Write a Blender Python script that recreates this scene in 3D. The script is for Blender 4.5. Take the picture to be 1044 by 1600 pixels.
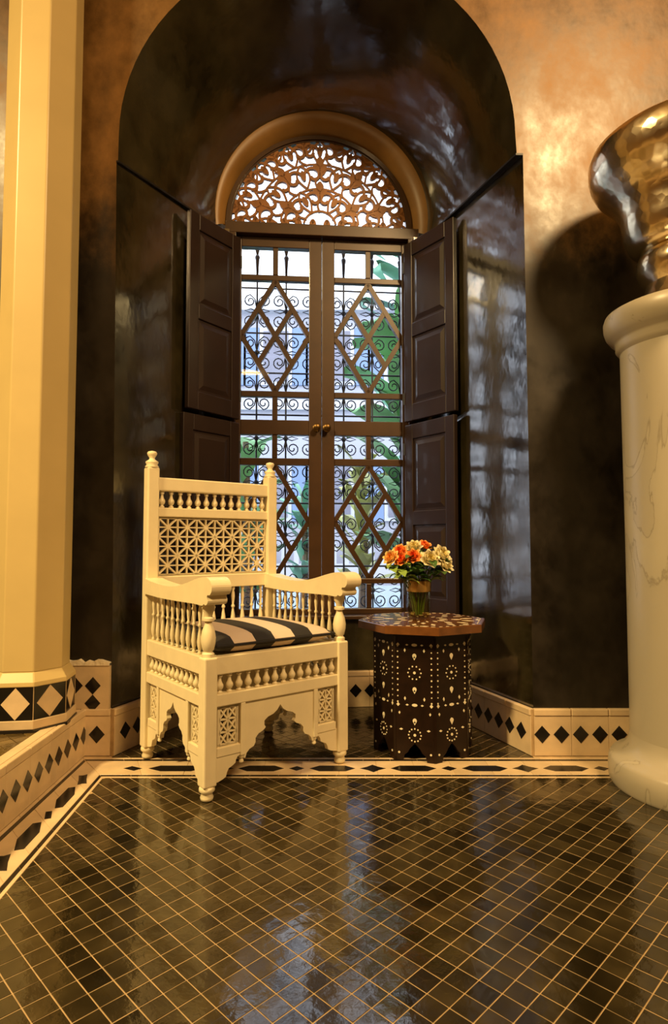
import bpy, bmesh, math, random
from mathutils import Vector, Matrix
random.seed(7)
PI = math.pi
for o in list(bpy.data.objects): bpy.data.objects.remove(o)
SC = bpy.context.scene
COL = SC.collection

# ------------------------------------------------------------------ camera
cam = bpy.data.cameras.new('camera'); cam.sensor_fit = 'VERTICAL'; cam.sensor_height = 36.0
cam.lens = 950/1600*36.0; cam.clip_start = .02
camo = bpy.data.objects.new('camera', cam); COL.objects.link(camo)
camo.location = (0, 0, .8); camo.rotation_euler = (PI/2+math.atan(50/950), 0, 0)
SC.camera = camo
# ------------------------------------------------------------------ world, lights, exposure
w = bpy.data.worlds.new('world'); SC.world = w; w.use_nodes = True
bg = w.node_tree.nodes['Background']; bg.inputs[0].default_value = (.86, .91, 1.0, 1); bg.inputs[1].default_value = 3.7
SC.view_settings.view_transform = 'Standard'; SC.view_settings.look = 'None'
SC.view_settings.exposure = 0.0; SC.view_settings.gamma = 1.0; SC.view_settings.use_curve_mapping = False
def area(name, loc, target, size, power, col, spread=180):
    l = bpy.data.lights.new(name, 'AREA'); l.shape = 'DISK'; l.size = size; l.energy = power; l.color = col; l.spread = math.radians(spread)
    o = bpy.data.objects.new(name, l); COL.objects.link(o); o.location = loc
    o.rotation_euler = (Vector(target)-Vector(loc)).to_track_quat('-Z', 'Y').to_euler()
    return o
area('ceiling_lamp_left', (-2.95, -.3, 4.1), (-.7, 1.8, .2), .5, 78, (1, .71, .30), 84)
area('ceiling_lamp_right', (2.0, -.6, 4.25), (1.0, 2.3, 1.9), .8, 68, (1, .65, .29), 92)
area('ceiling_uplight', (-.4, -1.6, 3.0), (-.4, -1.0, 4.6), .7, 55, (1, .64, .28))

# ------------------------------------------------------------------ materials
MATS = {}
def nt_new(name):
    m = bpy.data.materials.new(name); m.use_nodes = True
    nt = m.node_tree; b = nt.nodes['Principled BSDF']; MATS[name] = m
    return m, nt, b
def N(nt, t, **kw):
    n = nt.nodes.new(t)
    for k, v in kw.items(): setattr(n, k, v)
    return n
def plain(name, col, rough=.5, metal=0, spec=.5, coat=0, bump=0, bscale=40, var=0, vscale=8, island=0, trans=0):
    """plain colour with an optional mottling, relief and piece-to-piece variation"""
    m, nt, b = nt_new(name)
    b.inputs['Base Color'].default_value = (*col, 1); b.inputs['Roughness'].default_value = rough
    b.inputs['Metallic'].default_value = metal; b.inputs['Specular IOR Level'].default_value = spec
    b.inputs['Coat Weight'].default_value = coat; b.inputs['Coat Roughness'].default_value = .08
    b.inputs['Transmission Weight'].default_value = trans
    tc = N(nt, 'ShaderNodeTexCoord')
    if var or island:
        v = None
        if var:
            n = N(nt, 'ShaderNodeTexNoise'); n.inputs['Scale'].default_value = vscale; n.inputs['Detail'].default_value = 6
            nt.links.new(tc.outputs['Object'], n.inputs['Vector'])
            mr = N(nt, 'ShaderNodeMapRange'); mr.inputs[1].default_value = .3; mr.inputs[2].default_value = .7
            mr.inputs[3].default_value = 1-var; mr.inputs[4].default_value = 1+var
            nt.links.new(n.outputs['Fac'], mr.inputs[0]); v = mr.outputs[0]
        if island:
            g = N(nt, 'ShaderNodeNewGeometry'); oi = N(nt, 'ShaderNodeObjectInfo')
            a = N(nt, 'ShaderNodeMath', operation='ADD'); nt.links.new(g.outputs['Random Per Island'], a.inputs[0]); nt.links.new(oi.outputs['Random'], a.inputs[1])
            fr = N(nt, 'ShaderNodeMath', operation='FRACT'); nt.links.new(a.outputs[0], fr.inputs[0])
            mi = N(nt, 'ShaderNodeMapRange'); mi.inputs[3].default_value = 1-island; mi.inputs[4].default_value = 1+island
            nt.links.new(fr.outputs[0], mi.inputs[0])
            if v is None: v = mi.outputs[0]
            else:
                mm = N(nt, 'ShaderNodeMath', operation='MULTIPLY'); nt.links.new(v, mm.inputs[0]); nt.links.new(mi.outputs[0], mm.inputs[1]); v = mm.outputs[0]
        h = N(nt, 'ShaderNodeHueSaturation'); h.inputs['Color'].default_value = (*col, 1)
        nt.links.new(v, h.inputs['Value']); nt.links.new(h.outputs[0], b.inputs['Base Color'])
    if bump:
        n2 = N(nt, 'ShaderNodeTexNoise'); n2.inputs['Scale'].default_value = bscale; n2.inputs['Detail'].default_value = 4
        nt.links.new(tc.outputs['Object'], n2.inputs['Vector'])
        bp = N(nt, 'ShaderNodeBump'); bp.inputs['Strength'].default_value = bump; bp.inputs['Distance'].default_value = .01
        nt.links.new(n2.outputs['Fac'], bp.inputs['Height']); nt.links.new(bp.outputs[0], b.inputs['Normal'])
    return m

def plaster(name, dark, light, rough, lo, hi, seed=0, two_tone=True, spec=.6, ior=1.5):
    """polished lime plaster; the wall version is black below and ochre above, blended in ragged trowel marks"""
    m, nt, b = nt_new(name)
    tc = N(nt, 'ShaderNodeTexCoord'); sep = N(nt, 'ShaderNodeSeparateXYZ'); nt.links.new(tc.outputs['Object'], sep.inputs[0])
    n1 = N(nt, 'ShaderNodeTexNoise'); n1.inputs['Scale'].default_value = 4.2; n1.inputs['Detail'].default_value = 9; n1.inputs['Roughness'].default_value = .68
    mp = N(nt, 'ShaderNodeMapping'); mp.inputs['Location'].default_value = (seed, seed*.7, 0); mp.inputs['Scale'].default_value = (1, 1, .75)
    nt.links.new(tc.outputs['Object'], mp.inputs[0]); nt.links.new(mp.outputs[0], n1.inputs['Vector'])
    mot = N(nt, 'ShaderNodeMapRange'); mot.inputs[1].default_value = .32; mot.inputs[2].default_value = .72
    nt.links.new(n1.outputs['Fac'], mot.inputs[0])
    dk = N(nt, 'ShaderNodeMix', data_type='RGBA'); dk.inputs[6].default_value = (*[c*.35 for c in dark], 1); dk.inputs[7].default_value = (*[c*2.6 for c in dark], 1)
    nt.links.new(mot.outputs[0], dk.inputs[0]); out = dk.outputs[2]
    if two_tone:
        lt = N(nt, 'ShaderNodeMix', data_type='RGBA'); lt.inputs[6].default_value = (*[c*.30 for c in light], 1); lt.inputs[7].default_value = (*[c*1.6 for c in light], 1)
        nt.links.new(mot.outputs[0], lt.inputs[0])
        add = N(nt, 'ShaderNodeMath', operation='MULTIPLY_ADD'); add.inputs[1].default_value = .7; nt.links.new(n1.outputs['Fac'], add.inputs[0]); nt.links.new(sep.outputs[2], add.inputs[2])
        ht = N(nt, 'ShaderNodeMapRange', interpolation_type='SMOOTHSTEP'); ht.inputs[1].default_value = lo+.35; ht.inputs[2].default_value = hi+.35
        nt.links.new(add.outputs[0], ht.inputs[0])
        mx = N(nt, 'ShaderNodeMix', data_type='RGBA'); nt.links.new(ht.outputs[0], mx.inputs[0]); nt.links.new(dk.outputs[2], mx.inputs[6]); nt.links.new(lt.outputs[2], mx.inputs[7])
        out = mx.outputs[2]
    nt.links.new(out, b.inputs['Base Color'])
    rr = N(nt, 'ShaderNodeMapRange'); rr.inputs[3].default_value = rough*.7; rr.inputs[4].default_value = rough*1.5
    nt.links.new(mot.outputs[0], rr.inputs[0]); nt.links.new(rr.outputs[0], b.inputs['Roughness'])
    n2 = N(nt, 'ShaderNodeTexNoise'); n2.inputs['Scale'].default_value = 9; n2.inputs['Detail'].default_value = 3; nt.links.new(mp.outputs[0], n2.inputs['Vector'])
    bp = N(nt, 'ShaderNodeBump'); bp.inputs['Strength'].default_value = .22; bp.inputs['Distance'].default_value = .008
    nt.links.new(n2.outputs['Fac'], bp.inputs['Height']); nt.links.new(bp.outputs[0], b.inputs['Normal'])
    b.inputs['Specular IOR Level'].default_value = spec; b.inputs['IOR'].default_value = ior
    return m
plaster('wall_plaster', (.012, .009, .006), (.19, .096, .026), .40, 1.85, 2.35, 3.1, True, .4, 1.5)
plaster('niche_plaster', (.020, .0158, .0070), (0, 0, 0), .12, 0, 0, 8.4, False, .7, 1.85)
plain('room_plaster', (.38, .26, .12), .6, var=.15, vscale=2)
plain('ceiling_plaster', (.62, .46, .24), .6)
plain('ledge_shade', (.006, .005, .004), .5)  # shade under the vault's foot ledges, painted as near-black colour
plain('grout', (.47, .33, .17), .8, var=.2, vscale=30)
plain('black_tile', (.030, .022, .009), .11, spec=1.0, bump=.12, bscale=22, var=.35, vscale=12, island=.55)
plain('ochre_tile', (.10, .065, .02), .15, spec=.6, bump=.2, bscale=22, var=.3, vscale=12, island=.4)
plain('cream_tile', (.66, .50, .31), .28, bump=.12, bscale=30, var=.10, vscale=14, island=.08)
plain('ink_tile', (.012, .010, .009), .18, island=.4)
plain('cream_paint', (.60, .455, .195), .38, var=.04, vscale=6)
plain('chair_paint', (.83, .72, .47), .36, var=.04, vscale=20)
plain('old_plaster', (.78, .68, .50), .8, var=.1, vscale=30, bump=.5, bscale=60)
plain('dark_wood', (.04, .02, .012), .34, coat=.25, var=.25, vscale=10)
plain('shutter_wood', (.022, .0115, .009), .36, coat=.2, var=.18, vscale=7)
plain('frame_wood', (.045, .020, .007), .36, coat=.2, var=.2, vscale=9)
plain('ochre_wood', (.24, .125, .032), .42, var=.18, vscale=6)
plain('lattice_wood', (.26, .105, .024), .45, var=.2, vscale=14)
plain('iron', (.02, .024, .035), .5, metal=.3)
plain('brass', (.16, .095, .035), .4, metal=1)
plain('table_wood', (.014, .006, .003), .36, spec=.3, var=.3, vscale=25)
plain('table_top_wood', (.15, .055, .014), .25, coat=.5, var=.3, vscale=18)
plain('pearl', (.80, .72, .52), .25)
plain('green_leaf', (.05, .12, .022), .45, var=.3, vscale=30)
plain('pale_leaf', (.22, .33, .06), .5, var=.25, vscale=30)
plain('stem_green', (.09, .17, .03), .5)
plain('garden_leaf', (.16, .38, .15), .45, var=.3, vscale=3, island=.35)
plain('garden_leaf_yellow', (.42, .44, .16), .5, var=.3, vscale=3, island=.35)
plain('garden_leaf_blue', (.15, .38, .25), .45, var=.3, vscale=3, island=.3)
plain('bark', (.16, .11, .07), .8)
plain('paving', (.22, .215, .27), .35, var=.2, vscale=2)
plain('pool_water', (.26, .42, .52), .08)
plain('blue_render', (.21, .29, .47), .8)
plain('lavender_render', (.43, .43, .49), .8, var=.08, vscale=1)
plain('white_render', (.55, .55, .58), .8)
plain('gold_ribbon', (.62, .38, .12), .28, metal=.8)

def marble():
    m, nt, b = nt_new('marble')
    tc = N(nt, 'ShaderNodeTexCoord'); n = N(nt, 'ShaderNodeTexNoise'); n.inputs['Scale'].default_value = 2.2; n.inputs['Detail'].default_value = 9; n.inputs['Distortion'].default_value = 1.6
    mp = N(nt, 'ShaderNodeMapping'); mp.inputs['Scale'].default_value = (2.2, 2.2, .8); mp.inputs['Rotation'].default_value = (.3, .4, 0)
    nt.links.new(tc.outputs['Object'], mp.inputs[0]); nt.links.new(mp.outputs[0], n.inputs['Vector'])
    r = N(nt, 'ShaderNodeValToRGB'); e = r.color_ramp.elements
    e[0].position = .40; e[0].color = (.45, .40, .30, 1); e[1].position = .62; e[1].color = (.49, .44, .33, 1)
    k = r.color_ramp.elements.new(.495); k.color = (.44, .39, .29, 1); k = r.color_ramp.elements.new(.505); k.color = (.30, .26, .19, 1); k = r.color_ramp.elements.new(.517); k.color = (.47, .42, .315, 1)
    nt.links.new(n.outputs['Fac'], r.inputs[0]); nt.links.new(r.outputs[0], b.inputs['Base Color']); b.inputs['Roughness'].default_value = .32
marble()
def urn_metal():
    m, nt, b = nt_new('urn_metal')
    b.inputs['Metallic'].default_value = 1; b.inputs['Base Color'].default_value = (.86, .74, .52, 1); b.inputs['Roughness'].default_value = .22
    tc = N(nt, 'ShaderNodeTexCoord'); v = N(nt, 'ShaderNodeTexVoronoi'); v.inputs['Scale'].default_value = 34; nt.links.new(tc.outputs['Object'], v.inputs['Vector'])
    bp = N(nt, 'ShaderNodeBump'); bp.inputs['Strength'].default_value = .22; bp.inputs['Distance'].default_value = .006
    nt.links.new(v.outputs['Distance'], bp.inputs['Height']); nt.links.new(bp.outputs[0], b.inputs['Normal'])
urn_metal()
def thin_glass(name, tint, refl=.10):
    m = bpy.data.materials.new(name); m.use_nodes = True; nt = m.node_tree; nt.nodes.clear(); MATS[name] = m
    o = N(nt, 'ShaderNodeOutputMaterial'); t = N(nt, 'ShaderNodeBsdfTransparent'); t.inputs[0].default_value = (*tint, 1)
    g = N(nt, 'ShaderNodeBsdfGlossy'); g.inputs['Roughness'].default_value = .02
    f0 = N(nt, 'ShaderNodeFresnel'); f0.inputs[0].default_value = 1.45
    gm = N(nt, 'ShaderNodeNewGeometry'); iv = N(nt, 'ShaderNodeMath', operation='SUBTRACT'); iv.inputs[0].default_value = 1; nt.links.new(gm.outputs['Backfacing'], iv.inputs[1])
    f = N(nt, 'ShaderNodeMath', operation='MULTIPLY'); nt.links.new(f0.outputs[0], f.inputs[0]); nt.links.new(iv.outputs[0], f.inputs[1])   # the far side of a sheet adds no second mirror
    mx = N(nt, 'ShaderNodeMixShader'); nt.links.new(f.outputs[0], mx.inputs[0]); nt.links.new(t.outputs[0], mx.inputs[1]); nt.links.new(g.outputs[0], mx.inputs[2]); nt.links.new(mx.outputs[0], o.inputs[0])
thin_glass('pane_glass', (.93, .95, .97)); thin_glass('vase_glass', (.93, .89, .76)); thin_glass('water', (.86, .88, .70))
def cushion_fabric():
    m, nt, b = nt_new('stripe_fabric')
    tc = N(nt, 'ShaderNodeTexCoord'); s = N(nt, 'ShaderNodeSeparateXYZ'); nt.links.new(tc.outputs['Object'], s.inputs[0])
    a = N(nt, 'ShaderNodeMath', operation='MULTIPLY_ADD'); a.inputs[1].default_value = 1/.158; a.inputs[2].default_value = .28; nt.links.new(s.outputs[0], a.inputs[0])
    f = N(nt, 'ShaderNodeMath', operation='FRACT'); nt.links.new(a.outputs[0], f.inputs[0])
    g = N(nt, 'ShaderNodeMath', operation='GREATER_THAN'); g.inputs[1].default_value = .52; nt.links.new(f.outputs[0], g.inputs[0])
    mx = N(nt, 'ShaderNodeMix', data_type='RGBA'); mx.inputs[6].default_value = (.62, .50, .40, 1); mx.inputs[7].default_value = (.014, .012, .011, 1)
    nt.links.new(g.outputs[0], mx.inputs[0]); nt.links.new(mx.outputs[2], b.inputs['Base Color']); b.inputs['Roughness'].default_value = .8
    n = N(nt, 'ShaderNodeTexNoise'); n.inputs['Scale'].default_value = 400; nt.links.new(tc.outputs['Object'], n.inputs['Vector'])
    bp = N(nt, 'ShaderNodeBump'); bp.inputs['Strength'].default_value = .25; bp.inputs['Distance'].default_value = .002; nt.links.new(n.outputs['Fac'], bp.inputs['Height']); nt.links.new(bp.outputs[0], b.inputs['Normal'])
cushion_fabric()
plain('black_piping', (.012, .010, .010), .7)
def rose_mat(name, inner, outer, reach):
    m, nt, b = nt_new(name)
    tc = N(nt, 'ShaderNodeTexCoord'); l = N(nt, 'ShaderNodeVectorMath', operation='LENGTH'); nt.links.new(tc.outputs['Object'], l.inputs[0])
    mr = N(nt, 'ShaderNodeMapRange'); mr.inputs[1].default_value = reach*.45; mr.inputs[2].default_value = reach; nt.links.new(l.outputs['Value'], mr.inputs[0])
    mx = N(nt, 'ShaderNodeMix', data_type='RGBA'); mx.inputs[6].default_value = (*inner, 1); mx.inputs[7].default_value = (*outer, 1); nt.links.new(mr.outputs[0], mx.inputs[0])
    nt.links.new(mx.outputs[2], b.inputs['Base Color']); b.inputs['Roughness'].default_value = .6
rose_mat('rose_orange', (.90, .13, .02), (.95, .38, .08), .024)
rose_mat('rose_peach', (.95, .40, .05), (.88, .66, .25), .026)
rose_mat('rose_cream', (.82, .68, .26), (.86, .78, .52), .028)

# ------------------------------------------------------------------ mesh helpers
class MB:
    def __init__(s): s.v = []; s.f = []
    def add(s, vs, fs, M=None):
        b = len(s.v)
        s.v += [tuple(M @ Vector(p)) if M is not None else tuple(p) for p in vs]
        s.f += [tuple(i+b for i in f) for f in fs]; return s
    def box(s, a, b, M=None):
        x0, y0, z0 = a; x1, y1, z1 = b
        return s.add([(x0,y0,z0),(x1,y0,z0),(x1,y1,z0),(x0,y1,z0),(x0,y0,z1),(x1,y0,z1),(x1,y1,z1),(x0,y1,z1)],
                     [(0,3,2,1),(4,5,6,7),(0,1,5,4),(1,2,6,5),(2,3,7,6),(3,0,4,7)], M)
    def prism(s, poly, d0, d1, M=None):
        """poly in x,z extruded along y from d0 to d1; triangulated so that concave outlines are fine"""
        from mathutils.geometry import tessellate_polygon
        n = len(poly); tri = tessellate_polygon([[Vector((x, z, 0)) for x, z in poly]])
        vs = [(x, d0, z) for x, z in poly]+[(x, d1, z) for x, z in poly]
        fs = [tuple(t) for t in tri]+[tuple(i+n for i in reversed(t)) for t in tri]
        fs += [(i, (i+1) % n, (i+1) % n+n, i+n) for i in range(n)]
        return s.add(vs, fs, M)
    def slab(s, poly, z0, z1, chamfer=0):
        """convex polygon in x,y, from z0 to z1, with an eased top edge"""
        n = len(poly)
        if not chamfer:
            return s.add([(x, y, z0) for x, y in poly]+[(x, y, z1) for x, y in poly], [tuple(range(n, 2*n)), tuple(reversed(range(n)))]+[(i, (i+1) % n, (i+1) % n+n, i+n) for i in range(n)])
        cx = sum(p[0] for p in poly)/n; cy = sum(p[1] for p in poly)/n
        r = max(1e-6, sum(math.hypot(p[0]-cx, p[1]-cy) for p in poly)/n); k = 1-chamfer/r
        top = [(cx+(x-cx)*k, cy+(y-cy)*k, z1) for x, y in poly]
        vs = [(x, y, z0) for x, y in poly]+[(x, y, z1-chamfer*.8) for x, y in poly]+top
        fs = [tuple(range(2*n, 3*n))]
        for i in range(n):
            j = (i+1) % n; fs += [(i, j, j+n, i+n), (i+n, j+n, j+2*n, i+2*n)]
        return s.add(vs, fs)
    def lathe(s, prof, seg=16, M=None, cap=True):
        vs = []; fs = []; n = len(prof)
        for r, z in prof:
            for k in range(seg): vs.append((r*math.cos(2*PI*k/seg), r*math.sin(2*PI*k/seg), z))
        for i in range(n-1):
            for k in range(seg):
                a = i*seg+k; b = i*seg+(k+1) % seg; fs.append((a, b, b+seg, a+seg))
        if cap: fs += [tuple(reversed(range(seg))), tuple((n-1)*seg+k for k in range(seg))]
        return s.add(vs, fs, M)
    def tube(s, pts, r, seg=6, M=None):
        pts = [Vector(p) for p in pts]; vs = []; fs = []; n = len(pts)
        rr = r if isinstance(r, (list, tuple)) else [r]*n
        for i, p in enumerate(pts):
            t = (pts[min(i+1, n-1)]-pts[max(i-1, 0)]).normalized()
            up = Vector((0, 1, 0)) if abs(t.y) < .9 else Vector((1, 0, 0))
            a = t.cross(up).normalized(); b = t.cross(a)
            for k in range(seg): vs.append(p+(a*math.cos(2*PI*k/seg)+b*math.sin(2*PI*k/seg))*rr[i])
        for i in range(n-1):
            for k in range(seg):
                q = i*seg+k; e = i*seg+(k+1) % seg; fs.append((q, e, e+seg, q+seg))
        fs += [tuple(reversed(range(seg))), tuple((n-1)*seg+k for k in range(seg))]
        return s.add(vs, fs, M)
    def ribbon(s, pts, wd, y0, y1, M=None):
        """flat strip in the x,z plane following pts, with thickness y0..y1; wd a width or list of widths"""
        n = len(pts); ww = wd if isinstance(wd, (list, tuple)) else [wd]*n; vs = []; fs = []
        for i, (x, z) in enumerate(pts):
            a = pts[max(i-1, 0)]; b = pts[min(i+1, n-1)]; tx, tz = b[0]-a[0], b[1]-a[1]; L = math.hypot(tx, tz) or 1
            nx, nz = -tz/L*ww[i]/2, tx/L*ww[i]/2
            vs += [(x+nx, y0, z+nz), (x-nx, y0, z-nz), (x-nx, y1, z-nz), (x+nx, y1, z+nz)]
        for i in range(n-1):
            for k in range(4):
                a = i*4+k; b = i*4+(k+1) % 4; fs.append((a, b, b+4, a+4))
        fs += [(3, 2, 1, 0), tuple((n-1)*4+k for k in range(4))]
        return s.add(vs, fs, M)
    def grid(s, rows):
        m = len(rows[0]); vs = [p for r in rows for p in r]
        return s.add(vs, [(i*m+j, i*m+j+1, (i+1)*m+j+1, (i+1)*m+j) for i in range(len(rows)-1) for j in range(m-1)])
    def mesh(s, name, mat, smooth=False):
        me = bpy.data.meshes.new(name); me.from_pydata(s.v, [], s.f)
        bm = bmesh.new(); bm.from_mesh(me); bmesh.ops.recalc_face_normals(bm, faces=bm.faces); bm.to_mesh(me); bm.free()
        me.materials.append(MATS[mat])
        if smooth:
            for p in me.polygons: p.use_smooth = True
        return me
    def build(s, name, mat, parent=None, smooth=False, bevel=0, loc=None, rot=None):
        return link(name, s.mesh(name, mat, smooth), parent, loc, rot, bevel, smooth)
def link(name, me, parent=None, loc=None, rot=None, bevel=0, smooth=False):
    o = bpy.data.objects.new(name, me); COL.objects.link(o)
    if parent: o.parent = parent
    if loc: o.location = loc
    if rot: o.rotation_euler = rot
    if bevel:
        b = o.modifiers.new('edge', 'BEVEL'); b.width = bevel; b.segments = 2; b.limit_method = 'ANGLE'; b.angle_limit = .6
    if smooth:
        try: me.set_sharp_from_angle(angle=.75)
        except Exception: pass
    return o
def empty(name, loc=(0,0,0), rz=0, parent=None):
    o = bpy.data.objects.new(name, None); COL.objects.link(o); o.location = loc; o.rotation_euler = (0, 0, rz); o.empty_display_size = .1
    if parent: o.parent = parent
    return o
def tag(o, label=None, cat=None, group=None, kind=None):
    if label: o['label'] = label
    if cat: o['category'] = cat
    if group: o['group'] = group
    if kind: o['kind'] = kind
    return o
def clip(poly, a, b):
    """keep the part of a convex polygon on the left of the line a->b"""
    out = []; n = len(poly)
    def sd(p): return (b[0]-a[0])*(p[1]-a[1])-(b[1]-a[1])*(p[0]-a[0])
    for i in range(n):
        p, q = poly[i], poly[(i+1) % n]; dp, dq = sd(p), sd(q)
        if dp >= 0: out.append(p)
        if dp*dq < 0: t = dp/(dp-dq); out.append((p[0]+(q[0]-p[0])*t, p[1]+(q[1]-p[1])*t))
    return out
def parea(p): return abs(sum(p[i][0]*p[(i+1) % len(p)][1]-p[(i+1) % len(p)][0]*p[i][1] for i in range(len(p))))/2

# ------------------------------------------------------------------ room shell
WY = 2.36                                     # plane of the wall that holds the niche
XL, XR, YR, H = -3.4, 2.9, -3.3, 4.6
LJ0, LJ1 = (-.848, 0), (-.872, 2.335)         # near edge of the niche's left cheek: foot, impost (x, z)
RJ0, RJ1 = (.762, 0), (.758, 2.365)
BL, BR = (-.612, 2.985), (.497, 3.088)        # far corners of the niche (x, y)
BLZ, BRZ = 2.405, 2.395
kerb_x = lambda y: -.942+.022*(2.345-y)
inner_x = lambda y: -.792+.055*(2.13-y)

fl = MB().box((XL, YR, -.12), (XR, 3.2, -.0014))
floor = tag(fl.build('floor', 'grout'), 'floor of small glazed black tiles laid diagonally with pale grout', 'floor', kind='structure')

# niche opening arch (x, z) in the wall plane, then its far counterpart
AC, AR, ACZ = -.068, .797, 2.44
def arch_path(xl, zl, xr, zr, cx, cz, r, n=40):
    p = [(xl, zl), (xl*.5+(cx-r)*.5, (zl+cz)/2)]
    p += [(cx-r*math.cos(PI*i/n), cz+r*math.sin(PI*i/n)) for i in range(n+1)]
    return p+[(xr*.5+(cx+r)*.5, (zr+cz)/2), (xr, zr)]
front = arch_path(-.866, LJ1[1], .733, RJ1[1], AC, ACZ, AR)
wa = MB(); T = .0
def quad(mb, *p): mb.add(p, [(0, 1, 2, 3)])
quad(wa, (XL, WY, 0), (LJ0[0], WY, 0), (LJ1[0], WY, LJ1[1]), (XL, WY, LJ1[1]))
quad(wa, (RJ0[0], WY, 0), (XR, WY, 0), (XR, WY, RJ1[1]), (RJ1[0], WY, RJ1[1]))
quad(wa, (XL, WY, LJ1[1]), (LJ1[0], WY, LJ1[1]), (front[0][0], WY, LJ1[1]), (XL, WY, H))
quad(wa, (RJ1[0], WY, RJ1[1]), (XR, WY, RJ1[1]), (XR, WY, H), (front[-1][0], WY, RJ1[1]))
for i in range(len(front)-1):
    (x0, z0), (x1, z1) = front[i], front[i+1]
    top0 = XL+(XR-XL)*i/(len(front)-1); top1 = XL+(XR-XL)*(i+1)/(len(front)-1)
    quad(wa, (x0, WY, z0), (x1, WY, z1), (top1, WY, H), (top0, WY, H))
wall_front = tag(wa.build('wall_front', 'wall_plaster'), 'polished plaster wall around the niche, ochre brown above and black below', 'wall', kind='structure')

# window frame of reference: x along the window, y outwards, z up
WO = Vector((0, 3.09, 0)); WA = math.atan(.085)
def wl(x, y, z=0):                            # local -> world
    c, s_ = math.cos(WA), math.sin(WA); return (WO.x+x*c-y*s_, WO.y+x*s_+y*c, z)
RY = -.05                                     # face of the niche's end wall in that frame
back = arch_path(-.600, BLZ, .478, BRZ, -.060, 2.49, .545)
va = MB(); rows = []
for k in range(9):
    t = k/8
    rows.append([tuple(Vector((fx, WY, fz)).lerp(Vector(wl(bx, RY, bz)), t)) for (fx, fz), (bx, bz) in zip(front, back)])
va.grid(rows)
vault = tag(va.build('wall_vault', 'niche_plaster', smooth=True), 'dark polished plaster vault over the window niche', 'wall', kind='structure')
blw = wl(-.616, RY, 0); brw = wl(.497, RY, 0)
def cheek(name, p0, p1, b, bz, label):
    mb = MB(); rows = []
    for k in range(7):
        t = k/6; rows.append([tuple(Vector((p0[0], WY, 0)).lerp(Vector((b[0], b[1], 0)), t)), tuple(Vector((p1[0], WY, p1[1])).lerp(Vector((b[0], b[1], bz)), t))])
    mb.grid(rows); return tag(mb.build(name, 'niche_plaster', smooth=True), label, 'wall', kind='structure')
cheek('wall_niche_left', LJ0, LJ1, blw, BLZ, 'dark brown polished plaster cheek of the niche beside the white armchair')
cheek('wall_niche_right', RJ0, RJ1, brw, BRZ, 'black polished plaster cheek of the niche mirroring the window')
def ledge(name, p1, fx, b, bx, bz, label):
    mb = MB(); o = .006
    a0 = Vector((p1[0], WY-.002, p1[1])); a1 = Vector((fx, WY-.002, p1[1])); b0 = Vector((b[0], b[1], bz)); b1 = Vector(wl(bx, RY, bz))
    dn = Vector((0, 0, -.008))
    mb.add([a0, a1, b1, b0, a0+dn, a1+dn, b1+dn, b0+dn], [(0,1,2,3), (7,6,5,4), (0,1,5,4), (1,2,6,5), (2,3,7,6), (3,0,4,7)])
    return tag(mb.build(name, 'ledge_shade'), label, 'trim', kind='structure')
ledge('trim_1', LJ1, -.862, blw, -.598, BLZ, 'thin ledge with its underside shade painted black at the foot of the vault, left cheek')
ledge('trim_2', RJ1, .729, brw, .476, BRZ, 'thin ledge with its underside shade painted black at the foot of the vault, right cheek')
# end wall of the niche: below and beside the window
be = MB()
be.box((-.640, RY, 0), (.520, RY+.03, .442)); be.box((-.640, RY, .442), (-.535, RY+.03, 2.392)); be.box((.412, RY, .442), (.520, RY+.03, 2.390))
be.box((-.66, .032, 2.36), (-.548, .05, 2.62)); be.box((.398, .032, 2.36), (.53, .05, 2.62))
wall_end = tag(be.build('wall_back', 'niche_plaster', loc=WO, rot=(0, 0, WA)), 'black plaster end wall of the niche under the window', 'wall', kind='structure')
# the rest of the room, behind and beside the camera
tag(MB().box((XL-.1, YR, 0), (XL, WY, H)).build('wall_left', 'room_plaster'), 'ochre plaster side wall of the room, far left', 'wall', kind='structure')
tag(MB().box((XR, YR, 0), (XR+.1, WY, H)).build('wall_right', 'room_plaster'), 'ochre plaster side wall of the room, far right', 'wall', kind='structure')
tag(MB().box((XL-.1, YR-.1, 0), (XR+.1, YR, H)).build('wall_rear', 'room_plaster'), 'ochre plaster wall behind the camera', 'wall', kind='structure')
tag(MB().box((XL-.1, YR-.1, H), (XR+.1, WY+.01, H+.1)).build('ceiling', 'ceiling_plaster'), 'cream plaster ceiling of the room', 'ceiling', kind='structure')

# ------------------------------------------------------------------ floor tiles
PT = .0475; C1 = -.8946; C2 = .823; DX = .0672
def tile_poly(i, j, inset=.0014):
    u0, u1 = C1+i*DX, C1+(i+1)*DX; v0, v1 = C2+j*DX, C2+(j+1)*DX          # u = x-y, v = x+y
    e = inset*math.sqrt(2); u0 += e; u1 -= e; v0 += e; v1 -= e
    return [((u+v)/2, (v-u)/2) for u, v in ((u0, v0), (u0, v1), (u1, v1), (u1, v0))][::-1]
def ccw(p):
    a = sum(p[i][0]*p[(i+1) % len(p)][1]-p[(i+1) % len(p)][0]*p[i][1] for i in range(len(p)))
    return p if a > 0 else p[::-1]
BIN = 2.128; BOUT = 2.325
fi_l = [(inner_x(-1.4), -1.4), (inner_x(2.13), 2.13)]
main_region = [((inner_x(-1.4)+.001, -1.2), (2.2, -1.2)), ((2.2, -1.2), (2.2, BIN)), ((2.2, BIN-.001), (-2, BIN-.001)), ((inner_x(2.13)+.001, 2.13), (inner_x(-1.4)+.001, -1.4))]
nl, nr = (LJ0[0]+.004, WY), (RJ0[0]-.004, WY)
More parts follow.
